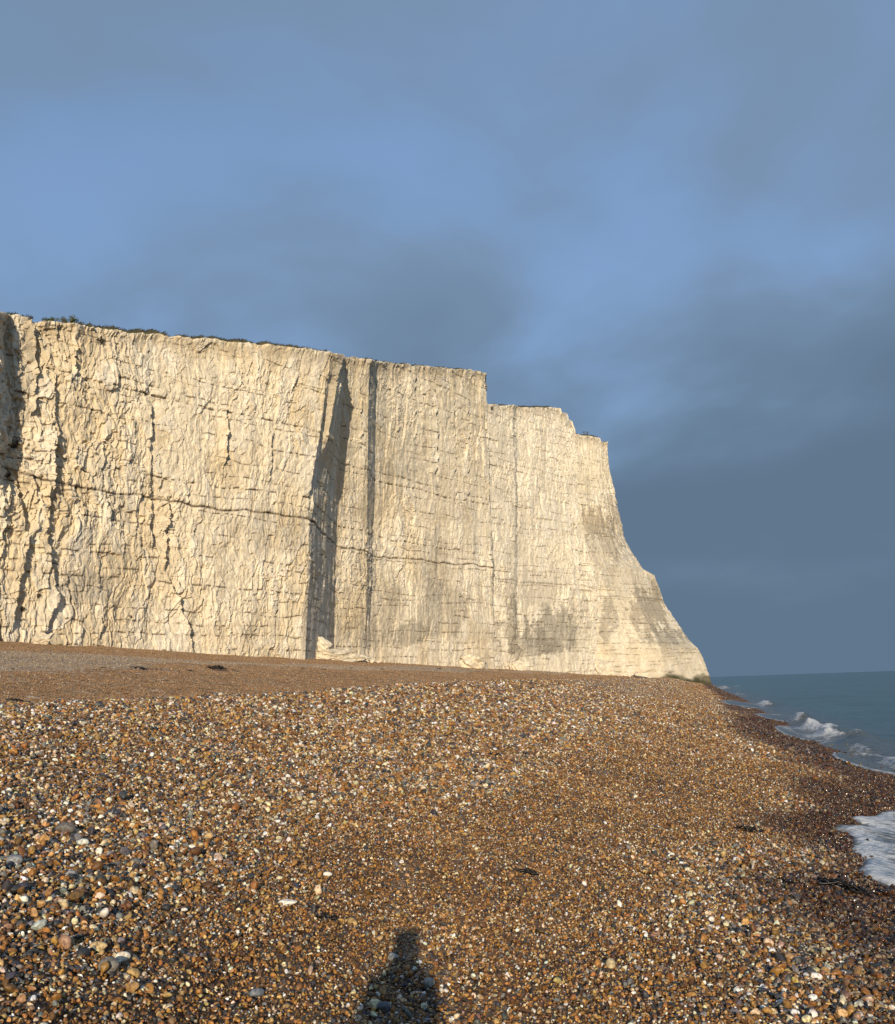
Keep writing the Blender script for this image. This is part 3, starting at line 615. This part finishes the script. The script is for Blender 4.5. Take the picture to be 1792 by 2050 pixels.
def scatter(parent):
    k = keep; n = int(k.sum())
    me = bpy.data.meshes.new('shingle'); me.vertices.add(n)
    me.vertices.foreach_set('co', np.stack([sx[k], sy[k], sz[k]], 1).astype(np.float32).reshape(-1))
    def att(nm, typ, key, v): a = me.attributes.new(nm, typ, 'POINT'); a.data.foreach_set(key, v.reshape(-1))
    att('psca', 'FLOAT_VECTOR', 'vector', sasp[k].astype(np.float32)); att('prot', 'FLOAT_VECTOR', 'vector', srot[k].astype(np.float32))
    c4 = np.ones((n, 4), np.float32); c4[:, :3] = scol[k]; att('pcol', 'FLOAT_COLOR', 'color', c4)
    att('pwet', 'FLOAT', 'value', swet[k].astype(np.float32)); att('pvar', 'INT', 'value', vi[k].astype(np.int32))
    o = bpy.data.objects.new('shingle', me); link(o, parent); o['kind'] = 'stuff'
    ng = bpy.data.node_groups.new('shingle_scatter', 'GeometryNodeTree')
    ng.interface.new_socket('Geometry', in_out='INPUT', socket_type='NodeSocketGeometry'); ng.interface.new_socket('Geometry', in_out='OUTPUT', socket_type='NodeSocketGeometry')
    gi = N(ng, 'NodeGroupInput'); go = N(ng, 'NodeGroupOutput'); L = ng.links
    jn = N(ng, 'GeometryNodeJoinGeometry')
    for so in srcs:
        oi = N(ng, 'GeometryNodeObjectInfo'); oi.transform_space = 'ORIGINAL'; oi.inputs['Object'].default_value = so; oi.inputs['As Instance'].default_value = False
        sm = N(ng, 'GeometryNodeSetMaterial'); sm.inputs['Material'].default_value = pm_scatter; L.new(oi.outputs['Geometry'], sm.inputs[0])
        g2 = N(ng, 'GeometryNodeGeometryToInstance'); L.new(sm.outputs[0], g2.inputs[0]); L.new(g2.outputs[0], jn.inputs[0])
    def na(nm, dt): a = N(ng, 'GeometryNodeInputNamedAttribute', data_type=dt); a.inputs[0].default_value = nm; return a.outputs[0]
    mp = N(ng, 'GeometryNodeMeshToPoints'); L.new(gi.outputs[0], mp.inputs[0])
    ip = N(ng, 'GeometryNodeInstanceOnPoints'); L.new(mp.outputs[0], ip.inputs['Points']); L.new(jn.outputs[0], ip.inputs['Instance']); ip.inputs['Pick Instance'].default_value = True
    L.new(na('pvar', 'INT'), ip.inputs['Instance Index']); L.new(na('psca', 'FLOAT_VECTOR'), ip.inputs['Scale'])
    er = N(ng, 'FunctionNodeEulerToRotation'); L.new(na('prot', 'FLOAT_VECTOR'), er.inputs[0]); L.new(er.outputs[0], ip.inputs['Rotation'])
    L.new(ip.outputs[0], go.inputs[0])
    md = o.modifiers.new('scatter', 'NODES'); md.node_group = ng
    return o
scatter(beach)


# ------------------------------------------------------------------ rocks at the cliff foot
def rock(name, label, cat, c, dims, seed, rotz=0.0, group=None, flat=0.0, lift=0.0):
    """a broken block: a sphere cut by random planes and roughened; c is on the ground under its middle"""
    rg = np.random.default_rng(seed)
    bm = bmesh.new(); bmesh.ops.create_icosphere(bm, subdivisions=5, radius=1.0)
    cuts = [(n / np.linalg.norm(n), rg.uniform(.45, .85)) for n in rg.normal(size=(16, 3))]
    co = np.array([v.co for v in bm.verts])
    for n, d in cuts:
        h = co @ n; co = co - np.where(h > d, (h - d) * .96, 0)[:, None] * n
    _f, _ = facets(co[:, 0] * 4 + co[:, 2] * 1.5 + seed, co[:, 1] * 4 - co[:, 2] * 3.5, seed % 60, 1.0)
    co *= (1 + .16 * _f + .14 * fbm(co[:, 0] * 3 + seed, co[:, 1] * 3 + co[:, 2] * 2, 4, seed % 50))[:, None]
    co = co * np.array(dims) / 2
    col = CHALK * 1.04 * (1 + .12 * fbm(co[:, 0] * 1.5, co[:, 2] * 2 + co[:, 1], 3, 9))[:, None]
    st = sstep(.15, .5, fbm(co[:, 0] * .9 + 5, co[:, 1] * .9 + co[:, 2] * 1.4, 3, seed % 40))[:, None] * .45; col = col * (1 - st) + GREYST * st
    for v, p in zip(bm.verts, co): v.co = p
    me = bpy.data.meshes.new(name); bm.to_mesh(me); bm.free()
    a = me.attributes.new('col', 'FLOAT_COLOR', 'POINT'); c4 = np.ones((len(col), 4), np.float32); c4[:, :3] = np.clip(col, .02, .85); a.data.foreach_set('color', c4.reshape(-1))
    me.polygons.foreach_set('use_smooth', [True] * len(me.polygons)); me.set_sharp_from_angle(angle=R(30)); me.materials.append(M_CHALK)
    o = link(bpy.data.objects.new(name, me)); o.location = (c[0], c[1], c[2] + dims[2] * (.22 + lift)); o.rotation_euler = (0, 0, rotz)
    return tag(o, label, cat, group)
def foot(px, d):
    """a spot on the beach in picture column px at depth d"""
    z = 6.0
    for _ in range(4):
        x = float(x_at(px, d, z)); z = float(beach_z(np.array([x]), np.array([float(d)]))[0])
    return np.array([x, d, z])
rock('chalk_ledge', 'low pale chalk ledge at the foot of the shaded cliff step', 'rock', foot(664, 165), (13, 6.5, 2.6), 401, R(40))
rock('chalk_ledge', 'thin end of chalk ledge running out over the shingle', 'rock', foot(712, 174), (9, 5, 1.7), 402, R(45))
rock('chalk_boulder', 'pointed white chalk block leaning in the shaded cliff corner', 'boulder', foot(644, 164), (4.6, 3.4, 3.4), 403, R(50), lift=.32)
rock('chalk_boulder', 'big rounded chalk block jutting from the cliff foot onto the shingle', 'boulder', foot(955, 205), (9.5, 6.5, 4.4), 404, R(60))
rock('chalk_boulder', 'chalk block at the cliff foot near the left edge of the photo', 'boulder', foot(86, 112), (2.6, 2.2, 2.0), 405, R(30))
rock('chalk_boulder', 'chalk block at the foot of the smooth middle cliff', 'boulder', foot(1040, 250), (6, 5, 4.0), 406, R(40))
rock('chalk_boulder', 'grey fallen chalk slab leaning at the corner of middle cliff and far headland', 'boulder', foot(1210, 288), (8, 6, 7.5), 407, R(20))
# fallen lumps, tiny in the photo
rg = np.random.default_rng(9)
for k, (px, d) in enumerate([(735, 172), (745, 173), (757, 174), (728, 170), (770, 176), (1262, 296)]):
    rock('chalk_stone', 'small white chalk lump fallen on the shingle near the cliff' if k < 5 else 'small white stone alone on the shingle before the far headland', 'stone', foot(px, d), tuple(rg.uniform(.5, .9, 3)), 410 + k, group='small chalk lumps below the cliff' if k < 5 else None)

# ------------------------------------------------------------------ turf and bushes along the cliff top
M_TURF = plain_mat('turf', (0.035, 0.032, 0.014), (0.085, 0.075, 0.035), 3.0, 0.9)
M_LEAF = plain_mat('bush_leaf', (0.035, 0.055, 0.018), (0.075, 0.105, 0.035), 2.0, 0.7, 0)
M_STEM = plain_mat('stem', (0.06, 0.045, 0.03), (0.12, 0.09, 0.06), 4.0, 0.9)
def lip(sh, px):
    o = np.argsort(sh['px']); return np.array([np.interp(px, sh['px'][o], sh[k][o]) for k in 'XYZ'])
BACK = np.array([-0.80, 0.60, 0.0]); ALONG = np.array([0.55, 0.83, 0.0])
def turf_bank(sh, spans, seed, label):
    rg = np.random.default_rng(seed); V, Fc = [], []
    for a, b_, hh in spans:
        n = max(6, int((b_ - a) / 1.2)); base = len(V); ps = np.linspace(a, b_, n)
        hs = 1.05 * hh * (0.55 + 0.6 * (0.5 + 0.5 * fbm(ps / 14, ps * 0 + seed, 3, 5))) * np.minimum(1, np.minimum(ps - a, b_ - ps) / 10 + .1)
        for p, h in zip(ps, hs):
            q = lip(sh, p)
            for dist, z in ((.35, .0), (.45, .35), (.7, .85), (1.1, 1.0), (2.0, .95), (4.0, .3)):
                V.append(q + BACK * (dist + .15 * rg.random()) + np.array([0, 0, z * h + .03 * rg.normal()]))
        for i in range(n - 1):
            for j in range(5): Fc.append((base + i * 6 + j, base + (i + 1) * 6 + j, base + (i + 1) * 6 + j + 1, base + i * 6 + j + 1))
        for _ in range(int((b_ - a) * 5)):                       # blades and stalks
            p = rg.uniform(a, b_); h = np.interp(p, ps, hs); q = lip(sh, p) + BACK * rg.uniform(.5, 1.6) + np.array([0, 0, h * .85])
            l = rg.uniform(.08, .30); w = rg.uniform(.02, .05); t = ALONG * rg.normal(0, .12) + BACK * rg.normal(0, .1); k = len(V)
            V += [q - ALONG * w, q + ALONG * w, q + t + np.array([0, 0, l])]; Fc.append((k, k + 1, k + 2))
    o = link(bpy.data.objects.new('clifftop_turf', mesh_py('clifftop_turf', V, Fc, M_TURF))); return tag(o, label, kind='stuff')
turf_bank(AB, [(12, 58, .35), (152, 215, .62), (205, 345, .80), (355, 470, .55), (455, 610, .62), (600, 668, .40), (730, 760, .55), (765, 860, .35), (870, 942, .40)], 21, 'dark strip of turf along the near cliff edge')
turf_bank(CC, [(985, 1020, .6), (1034, 1112, .7)], 22, 'dark strip of turf along the middle cliff edge')
turf_bank(DD, [(1152, 1204, .8)], 23, 'dark strip of turf along the far headland edge')
def bush(label, q, w, h, seed, group, name='bush', mat=None, n=700):
    rg = np.random.default_rng(seed)
    root = link(bpy.data.objects.new(name, None)); root.location = q; tag(root, label, 'bush' if name == 'bush' else 'plant', group)
    lobes = [(np.array([rg.uniform(-.38, .38) * w, rg.uniform(-.25, .25) * w, rg.uniform(.25, .62) * h]), rg.uniform(.16, .30) * w, rg.uniform(.24, .42) * h) for _ in range(9)]
    V, Fc = [], []
    for _ in range(n):
        c, rw, rh = lobes[rg.integers(9)]; d = rg.normal(size=3); d /= np.linalg.norm(d); d *= rg.uniform(.6, 1.08)
        p = c + d * np.array([rw, rw, rh]); p[2] = max(p[2], 0.02)
        a = rg.normal(size=3); a /= np.linalg.norm(a); b_ = np.cross(a, rg.normal(size=3)); b_ /= np.linalg.norm(b_); s_ = .055 * w ** .5 * rg.uniform(.6, 1.3); k = len(V)
        V += [p - a * s_, p + b_ * s_ * .5, p + a * s_, p - b_ * s_ * .5]; Fc.append((k, k + 1, k + 2, k + 3))
    link(bpy.data.objects.new('crown', mesh_py('crown', V, Fc, mat or M_LEAF)), root)
    V, Fc = [], []
    for c, rw, rh in lobes:
        k = len(V); r = .02 * w ** .5
        V += [(-r, 0, -.1), (r, -r, -.1), (0, r, -.1), tuple(c + np.array([-r * .4, 0, 0])), tuple(c + np.array([r * .4, -r * .4, 0])), tuple(c + np.array([0, r * .4, rh * .9]))]
        Fc += [(k, k + 1, k + 4, k + 3), (k + 1, k + 2, k + 5, k + 4), (k + 2, k, k + 3, k + 5)]
    link(bpy.data.objects.new('stem', mesh_py('stem', V, Fc, M_STEM)), root)
    return root
bush('dense dark green bush on the clifftop, the larger of the two', lip(AB, 138) + BACK * .7, 2.2, 1.25, 31, 'bushes on the clifftop')
bush('small low green bush on the clifftop just left of larger bush', lip(AB, 98) + BACK * .6, 1.7, .75, 32, 'bushes on the clifftop')
bush('wispy dark weed on the cliff edge near the left photo border', lip(AB, 22) + BACK * .5, 1.3, .5, 33, 'bushes on the clifftop', n=300)
bush('thin bare looking shrub on the cliff edge left of green bushes', lip(AB, 56) + BACK * .5, 1.4, .6, 34, 'bushes on the clifftop', n=260, mat=M_TURF)
bush('flat green tuft on clifftop turf right of the bushes', lip(AB, 440) + BACK * .8, 2.6, .75, 36, 'bushes on the clifftop', n=400)
bush('left of two dry weeds standing on the far headland top', lip(DD, 1172) + BACK * .8 + np.array([0, 0, .8]), .9, 1.2, 37, 'weeds on the headland', name='weed', n=140, mat=M_TURF)
bush('right of two dry weeds standing on the far headland top', lip(DD, 1180) + BACK * .8 + np.array([0, 0, .7]), .9, 1.2, 38, 'weeds on the headland', name='weed', n=140, mat=M_TURF)
# plants rooted in the rock face
M_RUST = plain_mat('dry_plant', (0.035, 0.022, 0.008), (0.10, 0.065, 0.02), 3.0, 0.9, 0)
def face_point(px, py, sheets=(0,)):
    """first cliff point on the line of sight"""
    dg = bpy.context.evaluated_depsgraph_get(); d = Vector(ray(px, py)).normalized()
    ok, loc, nrm, *_ = SC.ray_cast(dg, Vector((0, 0, EYE)), d)
    return np.array(loc), np.array(nrm)
for k, (px, py, w, lab) in enumerate([(27, 889, 1.5, 'brown green plant clinging to the cliff face below the shaded corner'), (14, 950, 1.0, 'dark round plant on the cliff face at the left photo border'),
        (41, 1219, 0.9, 'lower left round brown plant rooted low in the cliff face'), (76, 1193, 0.7, 'small round brown plant rooted low in cliff beside a crack'), (262, 1234, 0.55, 'lone dark plant in a hollow low on the near cliff'),
        (201, 682, 0.9, 'dark plant hanging under the cliff edge'), (983, 818, 1.4, 'dark plant in a hollow under the middle cliff edge')]):
    loc, nrm = face_point(px, py)
    bush(lab, loc + nrm * .05 - np.array([0, 0, w * .3]), w, w * .85, 50 + k, 'plants on the cliff face', name='cliff_plant', mat=M_RUST, n=320)

# ------------------------------------------------------------------ seaweed, driftwood and other finds on the beach
M_WEED = plain_mat('seaweed', (0.006, 0.005, 0.004), (0.022, 0.016, 0.010), 20.0, 0.45)
def seaweed(label, px, py, wpx, hpx, seed, n=14, group='scraps of seaweed on the shingle', tilt=0.0):
    """a heap of curling ribbons; wpx x hpx is its size as seen"""
    rg = np.random.default_rng(seed); g = ground_at(px, py); r = np.hypot(g[0], g[1])
    L_ = wpx * r / F; H_ = max(.012, hpx * r / F); V, Fc = [], []
    for i in range(n):
        a0 = rg.normal(tilt, .35) + (math.pi if rg.random() < .5 else 0); p = np.array([rg.normal(0, .16) * L_, rg.normal(0, .10) * L_, 0.0])
        w = rg.uniform(.035, .075) * L_; seg = 9; step = L_ * rg.uniform(.35, .62) / seg; ph = rg.uniform(0, 6)
        for j in range(seg + 1):
            a0 += rg.normal(0, .22); t = j / seg
            gz = float(beach_z(np.array([g[0] + p[0]]), np.array([g[1] + p[1]]))[0]) - g[2]
            z = gz + .02 + H_ * (.25 + .55 * abs(math.sin(ph + 2.6 * t)) * (1 - .6 * t)) * rg.uniform(.8, 1.1)
            nrm = np.array([-math.sin(a0), math.cos(a0), .55 * math.sin(ph + 5 * t)]); ww = w * (1 - .75 * t) * (1 + .3 * math.sin(9 * t + ph)); k = len(V)
            V += [np.array([p[0], p[1], z]) + nrm * ww * .5, np.array([p[0], p[1], z]) - nrm * ww * .5, np.array([p[0], p[1], z - .012 - .08 * H_])]
            if j:
                Fc += [(k - 3, k - 2, k + 1, k), (k - 2, k - 1, k + 2, k + 1), (k - 1, k - 3, k, k + 2)]
            p = p + step * np.array([math.cos(a0), math.sin(a0), 0])
    o = link(bpy.data.objects.new('seaweed', mesh_py('seaweed', V, Fc, M_WEED, True))); o.location = g
    return tag(o, label, 'seaweed', group)
seaweed('long black strand of seaweed lying on wet shingle near the swash', 1700, 1786, 78, 16, 1, 16, tilt=-.75)
seaweed('short black strand of seaweed pointing at the viewer in mid foreground', 657, 1846, 42, 12, 2, 7, tilt=1.9)
seaweed('thin forked black seaweed scrap on shingle right of centre', 1050, 1750, 50, 8, 3, 6, tilt=.2)
seaweed('dark seaweed tangle at the edge of the wet shingle', 1508, 1669, 36, 14, 4, 9)
seaweed('small dark seaweed scrap on the slope in the middle of the beach', 990, 1514, 20, 7, 5, 7)
seaweed('big black heap of seaweed on the upper beach below the cliff', 437, 1343, 34, 12, 6, 22)
seaweed('second black seaweed heap left of the big one on upper beach', 281, 1341, 26, 7, 7, 14)
seaweed('black seaweed scrap behind the shingle crest at the left photo border', 30, 1405, 26, 6, 8, 12)
for k, (px, py, w, h, lab) in enumerate([(318, 1342, 10, 3, 'tiny seaweed scrap just right of the second seaweed heap'), (380, 1344, 14, 3, 'thin seaweed scrap just left of the big seaweed heap'),
        (205, 1338, 9, 3, 'leftmost tiny seaweed scrap of the tide line below the cliff'), (470, 1344, 12, 3, 'flat seaweed scrap at the right side of the big heap'), (606, 1341, 9, 3, 'tiny seaweed scrap left of the pale chalk ledge'),
        (650, 1342, 8, 3, 'tiny seaweed scrap straight below the pale chalk ledge'), (705, 1339, 9, 3, 'tiny seaweed scrap below the thin end of the chalk ledge'), (765, 1341, 8, 3, 'tiny seaweed scrap right of the thin chalk ledge end'),
        (882, 1340, 10, 3, 'tiny seaweed scrap left of the big rounded chalk block'), (1002, 1343, 10, 3, 'tiny seaweed scrap right of the big rounded chalk block'), (1050, 1361, 14, 4, 'wider dark seaweed scrap on the crest below the middle cliff'),
        (1225, 1372, 8, 3, 'rightmost tiny seaweed scrap, on the shingle before the far headland')]):
    seaweed(lab, px, py, w, h, 30 + k, 6, 'tiny seaweed scraps along the tide line')
# driftwood
M_WOOD = plain_mat('driftwood', (0.05, 0.042, 0.035), (0.13, 0.11, 0.09), 3.0, 0.9)
def tube(pts, rad, seg=8):
    V, Fc = [], []
    pts = [np.array(p, float) for p in pts]
    for i, p in enumerate(pts):
        t = pts[min(i + 1, len(pts) - 1)] - pts[max(i - 1, 0)]; t /= np.linalg.norm(t)
        a = np.cross(t, (0, 0, 1) if abs(t[2]) < .9 else (1, 0, 0)); a /= np.linalg.norm(a); b_ = np.cross(t, a)
        for k in range(seg):
            q = 2 * math.pi * k / seg; V.append(p + rad[i] * (math.cos(q) * a + math.sin(q) * b_))
    for i in range(len(pts) - 1):
        for k in range(seg): Fc.append((i * seg + k, i * seg + (k + 1) % seg, (i + 1) * seg + (k + 1) % seg, (i + 1) * seg + k))
    Fc += [tuple(range(seg))[::-1], tuple(range((len(pts) - 1) * seg, len(pts) * seg))]
    return V, Fc
g = foot(1286, 262); root = link(bpy.data.objects.new('driftwood', None)); root.location = g; tag(root, 'grey driftwood log with a broken branch lying near the headland', 'driftwood')
link(bpy.data.objects.new('log', mesh_py('log', *tube([(-2.3, .3, .9), (-1.2, .1, .55), (.4, 0, .3), (1.6, -.1, .12)], [.22, .28, .26, .16]), M_WOOD, True)), root)
link(bpy.data.objects.new('branch', mesh_py('branch', *tube([(-1.9, .25, .8), (-1.75, .3, 1.3), (-1.45, .3, 1.9)], [.12, .09, .04]), M_WOOD, True)), root)
link(bpy.data.objects.new('branch', mesh_py('branch', *tube([(-2.1, .3, .85), (-2.7, .5, .75), (-3.0, .5, .9)], [.13, .08, .04]), M_WOOD, True)), root)
g = foot(1248, 285); rock('dark_rock', 'small dark rock lying alone on the shingle before the headland', 'rock', g, (1.2, 1.0, .6), 431).data.materials[0] = M_WOOD
g = foot(1381, 296); V, Fc = tube([(0, 0, -.4), (.02, 0, .4), (.06, .02, .95)], [.22, .2, .15]); tag(link(bpy.data.objects.new('timber_stump', mesh_py('timber_stump', V, Fc, M_WOOD, True))), 'dark upright timber stump at the water edge before the headland', 'stump').location = g
# gull over the headland
M_GULL = plain_mat('gull_feather', (0.25, 0.25, 0.26), (0.55, 0.55, 0.55), 6.0, 0.8, 0)
gp = at(1204, 867, 300); root = link(bpy.data.objects.new('gull', None)); root.location = gp; root.rotation_euler = (0, R(-12), R(25)); tag(root, 'tiny gull flying above the tip of the far headland', 'bird')
link(bpy.data.objects.new('body', mesh_py('body', *tube([(0, -.26, 0), (0, -.18, .02), (0, 0, .03), (0, .16, .0), (0, .3, -.01)], [.02, .055, .075, .05, .02]), M_GULL, True)), root)
for sgn in (-1, 1):
    V = [(0, -.08, .03), (0, .08, .03), (sgn * .35, -.05, .13), (sgn * .35, .08, .12), (sgn * .68, .06, .05), (sgn * .66, .11, .05)]; V += [(a, b_, c - .015) for a, b_, c in V]
    Fc = [(0, 2, 3, 1), (2, 4, 5, 3), (6, 7, 9, 8), (8, 9, 11, 10), (0, 6, 8, 2), (2, 8, 10, 4), (1, 3, 9, 7), (3, 5, 11, 9), (4, 10, 11, 5)]
    link(bpy.data.objects.new('wing', mesh_py('wing', V, Fc, M_GULL)), root)

# ------------------------------------------------------------------ stones that stand out
def stone(label, px, py, wpx, hpx, col, seed, rotz=0.0, cat='pebble'):
    g = ground_at(px, py + hpx * .25); r = np.hypot(g[0], g[1]); w, h = .82 * wpx * r / F, .74 * hpx * r / F
    me = bpy.data.meshes.new('large_pebble'); bm = bmesh.new(); bmesh.ops.create_icosphere(bm, subdivisions=4, radius=1)
    co = np.array([v.co for v in bm.verts]); rg = np.random.default_rng(seed)
    for n in rg.normal(size=(5, 3)):
        n /= np.linalg.norm(n); d = rg.uniform(.6, .85); hh = co @ n; co = co - np.where(hh > d, (hh - d) * .7, 0)[:, None] * n
    co *= (1 + .05 * fbm(co[:, 0] * 2 + seed, co[:, 1] * 2 + co[:, 2], 3, seed))[:, None]; co[:, 2] *= 1 - .2 * co[:, 0]; co[:, 1] *= 1 - .15 * co[:, 0]
    for v, p in zip(bm.verts, co): v.co = p
    bm.to_mesh(me); bm.free(); me.polygons.foreach_set('use_smooth', [True] * len(me.polygons)); me.materials.append(pm_single)
    o = link(bpy.data.objects.new('large_pebble', me)); o.scale = (w / 2, max(h, w * .5) / 2, h / 2 * 1.05); o.rotation_euler = (R(8), R(-5), rotz); o.location = g + np.array([0, 0, h * .36]); o.color = (*col, 1)
    return tag(o, label, cat)
stone('long white chalk pebble lying on fine brown shingle', 575, 1808, 48, 17, (.80, .76, .66), 1, R(-4))
stone('white oval pebble left of the thin forked seaweed', 656, 1752, 22, 15, (.80, .75, .66), 2, R(10))
stone('large rounded pale grey cobble in the centre foreground', 860, 1971, 30, 28, (.33, .31, .27), 3, R(20))
stone('grey blue rounded pebble at the left photo border', 29, 1724, 36, 32, (.25, .26, .27), 4)
stone('golden tan oval pebble in the lower left foreground', 197, 1897, 42, 24, (.52, .38, .18), 5, R(-8))
stone('pinkish brown upright pebble in the lower left foreground', 131, 1890, 27, 38, (.36, .21, .13), 6, R(60))
stone('large dull grey cobble beside pale pebbles in the lower left', 218, 1936, 46, 40, (.20, .19, .165), 7)
stone('dark lumpy flint cobble at left, half way down the slope', 132, 1662, 46, 34, (.13, .12, .105), 8)
stone('white angular pebble beside the dull grey cobble', 246, 1918, 34, 26, (.80, .74, .60), 9, R(30))
stone('bluish slate pebble low in the foreground left of centre', 515, 1990, 36, 24, (.18, .20, .22), 10, R(35))
stone('pale grey faceted cobble in the photographer shadow', 788, 1918, 27, 22, (.38, .38, .35), 11, R(-25))
stone('dark slate cobble at the bottom of the photo left of centre', 770, 2018, 38, 28, (.10, .105, .12), 12, R(15))

# ------------------------------------------------------------------ the photographer, whose shadow falls on the shingle
def person():
    X0, Y0 = -.24, -.40; gz = float(beach_z(np.array([X0]), np.array([Y0]))[0])
    J = [((0, 0, .95), .13), ((0, 0, 1.18), .115), ((0, 0, 1.37), .11), ((0, .01, 1.49), .06), ((0, .03, 1.58), .095), ((0, .03, 1.68), .09),
         ((.15, 0, 1.40), .055), ((.17, .10, 1.12), .045), ((.09, .30, 1.40), .034), ((-.15, 0, 1.40), .055), ((-.17, .10, 1.12), .045), ((-.09, .30, 1.40), .034),
         ((.11, 0, .88), .10), ((.12, .02, .48), .075), ((.13, -.02, .09), .05), ((.14, .14, .04), .045), ((-.11, 0, .88), .10), ((-.12, .02, .48), .075), ((-.13, -.02, .09), .05), ((-.14, .14, .04), .045),
         ((.05, .34, 1.42), .028), ((-.05, .34, 1.42), .028)]
    E = [(0, 1), (1, 2), (2, 3), (3, 4), (4, 5), (2, 6), (6, 7), (7, 8), (8, 20), (2, 9), (9, 10), (10, 11), (11, 21), (0, 12), (12, 13), (13, 14), (14, 15), (0, 16), (16, 17), (17, 18), (18, 19)]
    me = bpy.data.meshes.new('person'); me.from_pydata([j[0] for j in J], E, []); o = link(bpy.data.objects.new('person', me)); o.location = (X0, Y0, gz); o.scale = (1.0, 1.0, 1.04)
    sk = o.modifiers.new('skin', 'SKIN'); o.modifiers.new('smooth', 'SUBSURF').levels = 2; o.modifiers['smooth'].render_levels = 2
    for i, j in enumerate(J): me.skin_vertices[0].data[i].radius = (j[1], j[1])
    me.skin_vertices[0].data[0].use_root = True
    me.materials.append(plain_mat('dark_coat', (0.03, 0.035, 0.05), (0.05, 0.055, 0.07), 8.0, 0.9))
    return tag(o, 'person in a dark coat taking the photo, seen only by a shadow', 'person')
person()
